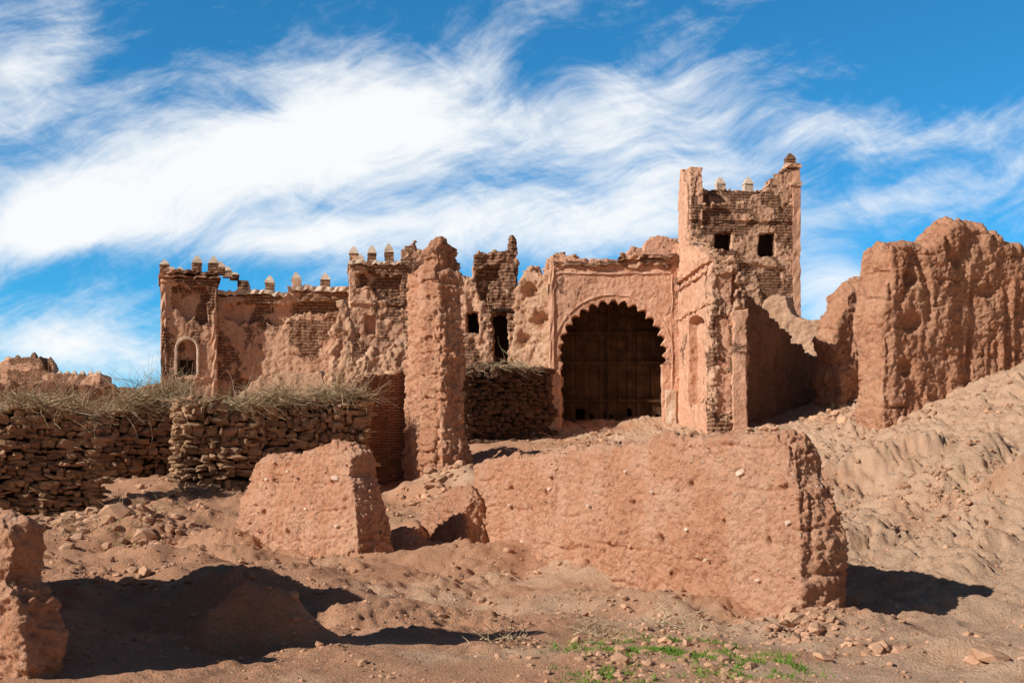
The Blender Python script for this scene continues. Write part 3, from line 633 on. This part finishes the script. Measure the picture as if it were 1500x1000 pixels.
pl=jag(f4.poly([(1294,660),(1292,600),(1296,540),(1294,470),(1297,430),(1298,405),(1304,380),(1308,352),(1330,350),(1356,354),(1370,340),(1384,324),(1400,322),(1412,314),(1440,318),(1456,328),(1470,334),(1484,352),(1505,356),(1530,366),(1560,372),(1640,380),(1640,660)]),0.25,0.06,4,34)
pitr=[(*f4.p(a,b),r,d) for a,b,r,d in [(1335,400,.25,.25),(1340,470,.3,.2),(1400,370,.2,.2),(1450,420,.25,.15),(1330,540,.25,.2)]]
ruin('adobe_ruin',f4,[([pl],0,1.5)],M_mud2,0.036,((0.4,0.16),(1.4,0.08),(1.5,0.16,'g'),(0.8,0.05,'l'),(0.9,0.1,'k'),(3.5,0.03,'c'),(8,0.028),(18,0.018)),None,pitr,0.15,77,0.35,0,0.35)
# ---------------------------------------------------------------- far kasbah left
fk=empty('distant_kasbah')
f5=Frame(-60,100,150,100)
pl=jag(f5.poly([(-80,640),(-80,530),(0,530),(12,524),(60,522),(75,545),(148,548),(150,640)]),0.4,0.08,9,35)
ruin('distant_wall',f5,[([pl],0,3)],M_kas,0.12,((0.4,0.1),(2,0.06)),fk,(),0,81)
for px,t in [(8,520),(22,518),(45,514),(57,520),(72,521)]: merlon(fk,f5,px,t,533 if px<60 else 545,9,0.5,[M_kas,M_kas])
for px in (84,95,106,118,130,142): merlon(fk,f5,px,541,552,7,0.5,[M_kas,M_cream])
f6=Frame(-80,55,235,58)
pl=jag(f6.poly([(-80,640),(-80,560),(0,558),(60,560),(110,566),(160,562),(200,570),(240,560),(240,640)]),0.3,0.06,4,36)
ruin('low_wall',f6,[([pl],0,0.8)],M_mud3,0.09,((0.5,0.1),(2,0.08)),None,(),0,83)
# ---------------------------------------------------------------- scattered stones
C=[];S=[]
def scat(x,y,size,flat=0.6):
    x=np.asarray(x);y=np.asarray(y); z=ground_z(x,y)
    for a,b,c,s in zip(x,y,z,size): 
        C.append((a,b,c+s*0.15)); S.append((s*random.uniform(.7,1.3),s*random.uniform(.7,1.1),s*flat*random.uniform(.7,1.3)))
n=26000
yy=10+38*rng.uniform(0,1,n)**1.3; xx=(rng.uniform(-0.43,0.44,n))*yy
dn=fbm(np.stack([xx,yy,0*xx],1),0.5,3); keep=rng.uniform(-0.5,0.8,n)<dn; xx=xx[keep];yy=yy[keep]
scat(xx,yy,np.clip(rng.lognormal(-4.1,0.6,len(xx)),0.007,0.12)*np.clip(yy/18,0.7,1.6))
def cluster(px,py,rpx,n,smean):
    x,y,z=hit(px,py); r=rpx/F*y
    X_=rng.normal(x,r*0.5,n); Y_=rng.normal(y,r*1.0,n); scat(X_,Y_,np.clip(rng.lognormal(math.log(smean),0.5,n),0.01,smean*3))
for c in [(1000,935,150,160,0.03),(1150,920,60,70,0.045),(900,975,80,60,0.035),(1080,985,80,50,0.035),(150,755,110,260,0.10),(220,765,50,80,0.09),(1400,740,60,110,0.04),(1360,700,80,60,0.045),(1290,950,50,40,0.04),(430,930,50,30,0.025),(1000,890,150,120,0.03),(600,780,40,70,0.045),(1200,910,60,70,0.045),(450,820,120,80,0.03),(760,940,60,60,0.025),(180,850,60,50,0.04),(1300,760,80,80,0.035),(870,640,60,80,0.06),(1230,610,50,120,0.09),(1400,600,60,60,0.045),(650,710,40,100,0.07),(1100,640,60,90,0.08)]: cluster(*c)
for px,py,s in [(1450,965,0.19),(1425,962,0.10),(1285,948,0.13),(1205,960,0.12),(945,938,0.06),(1150,915,0.09),(868,975,0.06),(1000,965,0.07),(350,960,0.04),(905,982,0.07),(1065,978,0.08),(1330,985,0.05),(1240,940,0.08)]:
    x,y,z=hit(px,py); scat([x],[y],[s],0.45)
stones('rubble',C,S,M_rub,None,None,None,0.75,0.13,False,0.3)
for w in (w1,w2):
    me=w.data; cs=[];ss=[]
    for k in rng.integers(0,len(me.polygons),900):
        p=me.polygons[int(k)]
        if abs(p.normal.z)<0.4:
            cs.append(tuple(p.center)); s=random.uniform(0.012,0.035)*random.choice([1,1,1,2.0]); ss.append((s,s*0.7,s*0.5))
    stones('embedded_stones',cs[:300],ss[:300],M_rub,None,w,w.matrix_world.copy(),0.7,0.12,True,0.3)
# larger pale stones built into the wall faces
for w,fr,pts in ((w1,fa,[(1085,692,.10),(765,795,.09),(805,716,.07),(1010,775,.05),(920,690,.05),(1150,765,.06),(870,740,.05),(1105,850,.05),(960,720,.04),(745,740,.06),(1035,820,.05)]),(w2,fb,[(490,700,.10),(392,702,.06),(450,745,.05),(420,690,.05),(500,770,.06)])):
    n=len(w.data.vertices); co=np.empty(n*3,np.float32); w.data.vertices.foreach_get('co',co); co=co.reshape(-1,3); cs=[];ss=[]
    for px,py,r in pts:
        s,z=fr.p(px,py); k=np.where((np.abs(co[:,0]-s)<0.06)&(np.abs(co[:,2]-z)<0.06))[0]
        if len(k): y=co[k,1].min(); cs.append((s,y+0.01,z)); ss.append((r,0.05,r*0.5))
    stones('set_stones',cs,ss,M_pale_st,[random.gauss(0,.1) for _ in cs],w,w.matrix_world.copy(),0.6,0.1,True,0.2)
# ---------------------------------------------------------------- grass and dead brush on ground
B=[];Dn=[];L=[]
for px,py,rx,n in [(950,948,110,4200),(1090,970,80,2600),(900,985,90,1200),(870,940,50,900),(1150,965,40,700),(185,795,35,500),(1410,718,25,200),(1010,945,60,1800)]:
    x,y,z=hit(px,py); a=rng.normal(x,rx/F*y*0.5,n); b=rng.normal(y,0.35 if y<18 else 0.5,n)
    k=fbm(np.stack([a,b,0*a],1),2.2,3,0.7)>0.0; a=a[k];b=b[k]; zz=ground_z(a,b)
    B+=list(zip(a,b,zz-0.005)); n=len(a); d=rng.normal(0,0.6,(n,3)); d[:,2]=1; Dn+=list(d); L+=list(rng.uniform(0.02,0.07,n))
twigs('grass_patch',B,Dn,L,np.full(len(L),0.006),M_grass,None,0.5,3)
B=[];Dn=[];L=[]
for px,py,rx,n in [(870,925,30,120),(740,935,30,60),(150,760,90,400),(110,735,70,250),(1220,600,40,60),(230,750,40,120),(1000,915,60,80)]:
    x,y,z=hit(px,py); a=rng.normal(x,rx/F*y*0.6,n); b=rng.normal(y,0.5,n); zz=ground_z(a,b)+0.03
    B+=list(zip(a,b,zz)); d=rng.normal(0,1,(n,3)); d[:,2]=rng.uniform(0,0.8,n); Dn+=list(d); L+=list(rng.uniform(0.1,0.5,n)*min(1,y/25))
twigs('dead_brush',B,Dn,L,np.full(len(L),0.007),M_twig,None,0.5,4)
# ---------------------------------------------------------------- light and sky
sd=Vector((-0.895,-0.445,0)).normalized(); el=math.radians(32)
sun=bpy.data.lights.new('sun','SUN'); sun.energy=5.0; sun.angle=math.radians(0.5); sun.color=(1.0,0.94,0.85)
so=bpy.data.objects.new('sun',sun); link(so); dirv=Vector((-sd.x*math.cos(el),-sd.y*math.cos(el),-math.sin(el)))
so.rotation_euler=dirv.to_track_quat('-Z','Y').to_euler(); so.location=(-20,-10,30)
w=bpy.data.worlds.new('World'); scene.world=w; w.use_nodes=True; nt=w.node_tree; q=NB(nt); bg=nt.nodes['Background']
sky=q.n('ShaderNodeTexSky'); sky.sky_type='NISHITA'; sky.sun_disc=False; sky.sun_elevation=el; sky.sun_rotation=math.atan2(sd.x,sd.y)%(2*math.pi); sky.altitude=1800; sky.dust_density=0.3; sky.ozone_density=2.0
g=q.n('ShaderNodeTexCoord').outputs['Generated']; sp=q.n('ShaderNodeSeparateXYZ'); q.set(sp.inputs[0],g)
yy_=q.math('MAXIMUM',q.math('ABSOLUTE',sp.outputs[1]),0.2)
uvn=q.n('ShaderNodeCombineXYZ'); q.set(uvn.inputs[0],q.math('DIVIDE',sp.outputs[0],yy_)); vcoord=q.math('DIVIDE',sp.outputs[2],yy_); q.set(uvn.inputs[1],vcoord); uv=uvn.outputs[0]
wn_=q.n('ShaderNodeTexNoise'); q.set(wn_.inputs['Vector'],uv); wn_.inputs['Scale'].default_value=5; wn_.inputs['Detail'].default_value=2
wv=q.n('ShaderNodeVectorMath',operation='SCALE'); q.set(wv.inputs[0],wn_.outputs[1]); wv.inputs['Scale'].default_value=0.12
ad=q.n('ShaderNodeVectorMath',operation='ADD'); q.set(ad.inputs[0],uv); q.set(ad.inputs[1],wv.outputs[0]); uw=ad.outputs[0]
def mp(vec,rot,sc):
    x=q.n('ShaderNodeMapping'); x.vector_type='TEXTURE'; q.set(x.inputs[0],vec); x.inputs['Rotation'].default_value=(0,0,rot); x.inputs['Scale'].default_value=sc; return x.outputs[0]
nA=q.noise(mp(uw,math.radians(20),(0.26,0.09,1)),1.0,6,0.62,0.3)
nB=q.noise(mp(uw,math.radians(26),(0.10,0.024,1)),1.0,5,0.65,0.4)
nC=q.noise(mp(uw,math.radians(-10),(0.07,0.035,1)),1.0,6,0.68,0.4)
acc=0.0
blobs=[(330,235,400,80,20,0.95),(560,150,200,70,25,0.6),(650,215,260,55,5,0.7),(40,230,200,150,0,0.45),(40,60,180,90,30,0.3),(930,120,150,60,50,0.45),(820,335,260,45,3,1.05),(1300,190,190,35,-8,0.55),(1330,300,220,30,8,0.45),(110,510,230,35,-5,0.75),(450,345,160,25,8,0.8),(1220,420,90,60,0,1.0),(960,240,140,60,0,0.6),(80,400,200,30,5,-0.5),(1380,50,350,80,0,-0.6),(700,40,260,50,0,-0.4),(60,340,160,30,5,0.6),(380,330,130,16,12,-0.2)]
for px,py,rx,ry,an,wt in blobs:
    x=q.n('ShaderNodeMapping'); x.vector_type='TEXTURE'; q.set(x.inputs[0],uv)
    x.inputs['Location'].default_value=((px-750)/F,(HZ-py)/F,0); x.inputs['Rotation'].default_value=(0,0,math.radians(an)); x.inputs['Scale'].default_value=(rx/F,ry/F,1)
    d=q.n('ShaderNodeVectorMath',operation='DOT_PRODUCT'); q.set(d.inputs[0],x.outputs[0]); q.set(d.inputs[1],x.outputs[0])
    acc=q.math('ADD',acc,q.math('MULTIPLY',q.math('EXPONENT',q.math('MULTIPLY',d.outputs['Value'],-0.8)),wt))
den=q.math('ADD',q.math('MULTIPLY',acc,0.66),q.math('MULTIPLY',q.math('SUBTRACT',nA,0.5),1.7))
den=q.math('ADD',den,q.math('MULTIPLY',q.math('SUBTRACT',nB,0.5),0.7)); den=q.math('ADD',den,q.math('MULTIPLY',q.math('SUBTRACT',nC,0.5),0.85))
den=q.math('SUBTRACT',den,q.ramp(vcoord,0.45,0.9,0,0.5))   # clouds cut overhead to lower the fill light in the shadows
den=q.math('SUBTRACT',den,q.ramp(sp.outputs[1],-0.3,0.2,0.6,0.0))  # and cut behind the camera, also to lower the fill
cl=q.ramp(den,-0.08,0.88,0.0,0.98)
SK=0.10
tint=q.mix(1.0,sky.outputs[0],(0.27,1.15,1.5),'MULTIPLY')
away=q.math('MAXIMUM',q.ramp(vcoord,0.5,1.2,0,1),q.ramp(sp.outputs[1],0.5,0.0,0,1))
tint=q.mix(away,tint,q.mix(1.0,sky.outputs[0],(0.42,0.42,0.40),'MULTIPLY'))  # unseen sky overhead and behind dimmed, less blue, for darker, warmer shadows
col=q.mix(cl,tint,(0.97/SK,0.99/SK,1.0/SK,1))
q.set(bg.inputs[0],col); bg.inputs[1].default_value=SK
try:
    w.cycles.sampling_method='MANUAL'; w.cycles.sample_map_resolution=256
except Exception as ex_: print(ex_)
# ---------------------------------------------------------------- camera
cam=bpy.data.cameras.new('camera'); co_=bpy.data.objects.new('camera',cam); link(co_); co_.location=(0,0,CZ); co_.rotation_euler=(math.pi/2,0,0)
cam.sensor_width=36; cam.lens=F/1500*36; cam.shift_y=(HZ-500)/1500; cam.clip_end=9000; cam.clip_start=0.1
scene.camera=co_
scene.view_settings.view_transform='Standard'; scene.view_settings.look='None'; scene.view_settings.exposure=0
print('verts',sum(len(o.data.vertices) for o in scene.objects if o.type=='MESH'))
